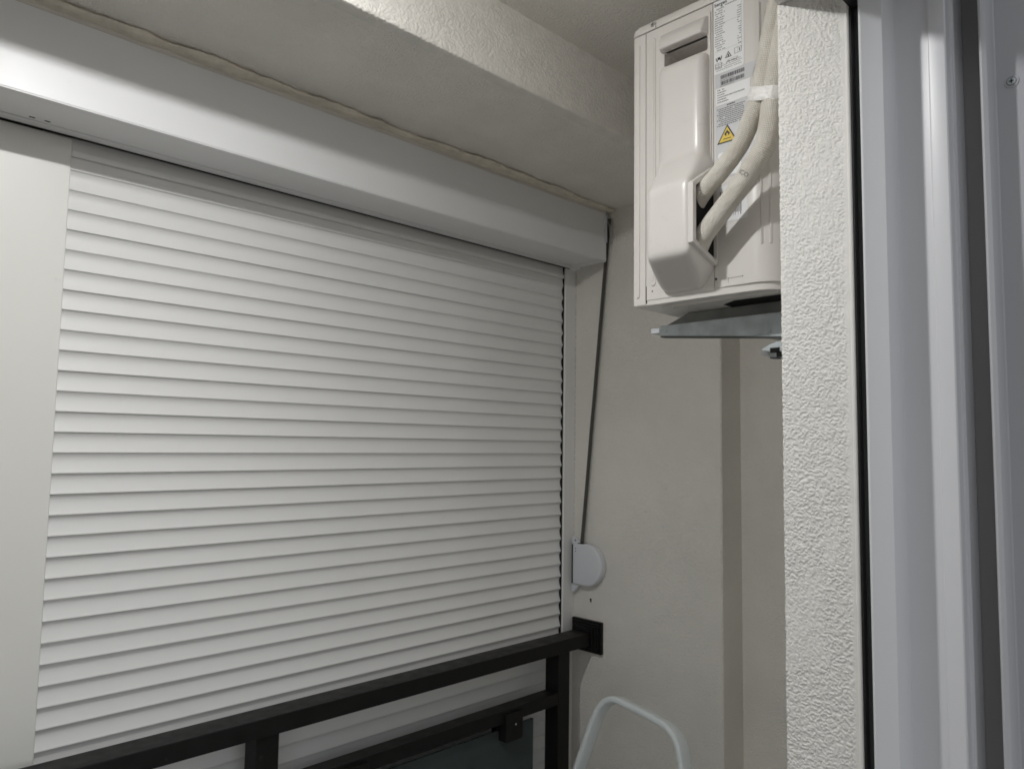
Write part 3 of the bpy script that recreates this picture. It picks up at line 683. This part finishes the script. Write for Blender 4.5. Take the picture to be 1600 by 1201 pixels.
# ------------------------------------------------------------------ wall bracket
bk = thing('wall_bracket', 'galvanised steel bracket arm under the air conditioner', 'bracket', (1.30, YO, .22))
for x in (1.300, 1.785):
    arm = MB().prism([(.880, .2472), (.880, .2262), (.600, .2000), (YO, .188), (YO, .2472)], x, x+.0025, 'x').prism([(.880, .2446), (.880, .2470), (YO, .2470), (YO, .2446)], x+.0025, x+.045, 'x').build('arm', M_galv, bk, bevel=.0006, seg=1)
    MB().prism([(.878, .2262), (.600, .2000), (.600, .1975), (.878, .2232)], x-.0008, x+.018, 'x').build('arm_lip', M_seal, bk)
    MB().box(x+.004, x+.043, .884, .905, .2335, .2440).build('arm_tip', M_winder, bk, bevel=.001)
MB().box(1.24, 1.87, YO, YO+.004, .19, .23).build('wall_rail', M_galv, bk, bevel=.001)
lowb = MB().prism([(.634, .1735), (.615, .1825), (.585, .1900), (YO, .2000), (YO, .150), (.592, .1520), (.600, .1640)], 1.2520, 1.288, 'x').build('strut_clamp', M_galv, bk, bevel=.001)
MB().box(1.250, 1.2530, .598, .615, .166, .175).build('clamp_slot', M_dark, lowb, smooth=0)
MB().box(1.250, 1.2530, .590, .603, .158, .168).build('clamp_slot', M_dark, lowb, smooth=0)
MB().cyl((1.27, .597, .148), .006, .016, 'z', 6).build('bolt', M_steel, bk)

# ------------------------------------------------------------------ balcony railing
ra = thing('balcony_railing', 'black metal balcony railing with tinted glass below the handrail', 'railing', (.8, 1.585, FLOOR))
MB().box(XL, 1.905, 1.551, 1.6215, -.640, -.600).build('handrail', M_black, ra, bevel=.0022, seg=2)
posts = [1.785, .8125, -.16, -1.13]
for px_ in posts:
    MB().box(px_-.0265, px_+.0265, 1.5580, 1.6120, FLOOR, -.6395).build('post', M_black, ra, bevel=.002, seg=2)
for a, b_ in zip(posts[1:], posts[:-1]):
    MB().box(a+.0260, b_-.0260, 1.5595, 1.6095, -.7920, -.7560).build('mid_rail', M_black, ra, bevel=.002, seg=2)
    MB().box(a+.0260, b_-.0260, 1.5595, 1.6095, -1.55, -1.51).build('bottom_rail', M_black, ra, bevel=.002, seg=2)
    g = MB().box(a+.118, b_-.112, 1.5800, 1.5880, -1.49, -.8150).build('glass_panel', M_glass, ra, smooth=0)
    for cx_ in (b_-.2225, a+.2225):
        for zt in ((-.765, -.842), (-1.475, -1.545)):
            cl = MB().box(cx_-.034, cx_+.034, 1.5480, 1.5790, zt[1], zt[0]).box(cx_-.034, cx_+.034, 1.5890, 1.6095, zt[1], zt[0]).build('glass_clamp', M_black, ra, bevel=.0015)
            MB().cyl((cx_+.004, 1.5470, (zt[0]+zt[1])/2+.006), .0032, .0015, 'y', 12).build('screw', M_steel, cl)
MB().box(1.921, 1.9345, 1.524, 1.645, -.667, -.567).box(1.914, 1.9215, 1.5305, 1.6385, -.6605, -.5735).box(1.9065, 1.9145, 1.537, 1.632, -.654, -.580).box(1.899, 1.907, 1.5435, 1.6260, -.6475, -.5865).build('wall_plate', M_black, ra, bevel=.0012, seg=1)

# ------------------------------------------------------------------ step ladder (only its hoop reaches into view)
ld = thing('step_ladder', 'pale blue grey step ladder hoop standing in front of the end wall', 'ladder', (1.50, 1.17, FLOOR))
Dv = Vector((.197, .98, 0)).normalized(); Mv = Vector((-.214, .043, -.976)).normalized(); Nv = Vector((-.957, .192, .218)).normalized()
O = Vector((1.62, 1.17, -.675))
hp = [(.300, .960), (.250, .52), (.196, .292), (.174, .203), (.160, .147), (.147, .095), (.136, .058), (.122, .029), (.104, .009), (.080, -.003), (.055, -.006), (.023, -.005), (-.037, -.003), (-.106, .002), (-.130, .008), (-.150, .019), (-.166, .036), (-.180, .064), (-.194, .10), (-.210, .16), (-.225, .22), (-.285, .52), (-.335, .960)]
hp = [(p.x, p.y) for p in smooth_path([(a, b_, 0) for a, b_ in hp], 4)]
ringp = []
for k in range(16):
    a = 2*math.pi*k/16; c_, s_ = math.cos(a), math.sin(a)
    ringp.append((.0085*math.copysign(abs(c_)**.4, c_), .0190*math.copysign(abs(s_)**.4, s_)))
MB().sweep([O+Dv*a+Mv*b_ for a, b_ in hp], ringp, Nv).build('hoop_frame', M_ladder, ld, smooth=60)
for mm in (.32, .56, .80):
    w = .19+.13*(mm-.3); c = O+Mv*mm-Dv*.02
    MB().box(c.x-.02, c.x+.13, c.y-w, c.y+w, c.z-.012, c.z+.012).build('tread', M_ladder, ld, bevel=.004)
for s_ in (-1, 1):
    p0 = O+Dv*(s_*.195-.02)+Mv*.26; p1 = Vector((1.80, 1.17+s_*.28, FLOOR+.01))
    MB().sweep([p0, p0.lerp(p1, .5), p1], ringp, Dv).build('rear_leg', M_ladder, ld, smooth=60)
c = O+Dv*.142+Mv*.205
MB().cyl((c.x-.022, c.y-.006, c.z-.03), .016, .04, 'z', 16, r2=.010).build('hinge_cap', M_dark, ld, bevel=.003)

# ------------------------------------------------------------------ ceiling lamp (just above the frame) that lights the balcony
lp = thing('ceiling_lamp', 'small round lit ceiling lamp beside the beam, just out of frame', 'lamp', (LAMP[0], LAMP[1], ZC))
MB().cyl((LAMP[0], LAMP[1], LAMP[2]+.005), .036, ZC-LAMP[2]-.007, 'z', 36).build('lamp_body', M_white, lp, bevel=.003)
mb = MB(); n = 32; rows = 8; vs = []; rd = .028
for j in range(rows):
    a = math.pi/2*j/(rows-1)
    for i in range(n):
        t = 2*math.pi*i/n; vs.append((LAMP[0]+rd*math.cos(a)*math.cos(t), LAMP[1]+rd*math.cos(a)*math.sin(t), LAMP[2]+.004-.010*math.sin(a)))
fs = [(j*n+i, j*n+(i+1) % n, (j+1)*n+(i+1) % n, (j+1)*n+i) for j in range(rows-2) for i in range(n)]
vs = vs[:(rows-1)*n]+[(LAMP[0], LAMP[1], LAMP[2]-.006)]
fs += [((rows-2)*n+i, (rows-2)*n+(i+1) % n, (rows-1)*n) for i in range(n)]
mb.add(vs, fs).build('diffuser', M_emit, lp, smooth=80)
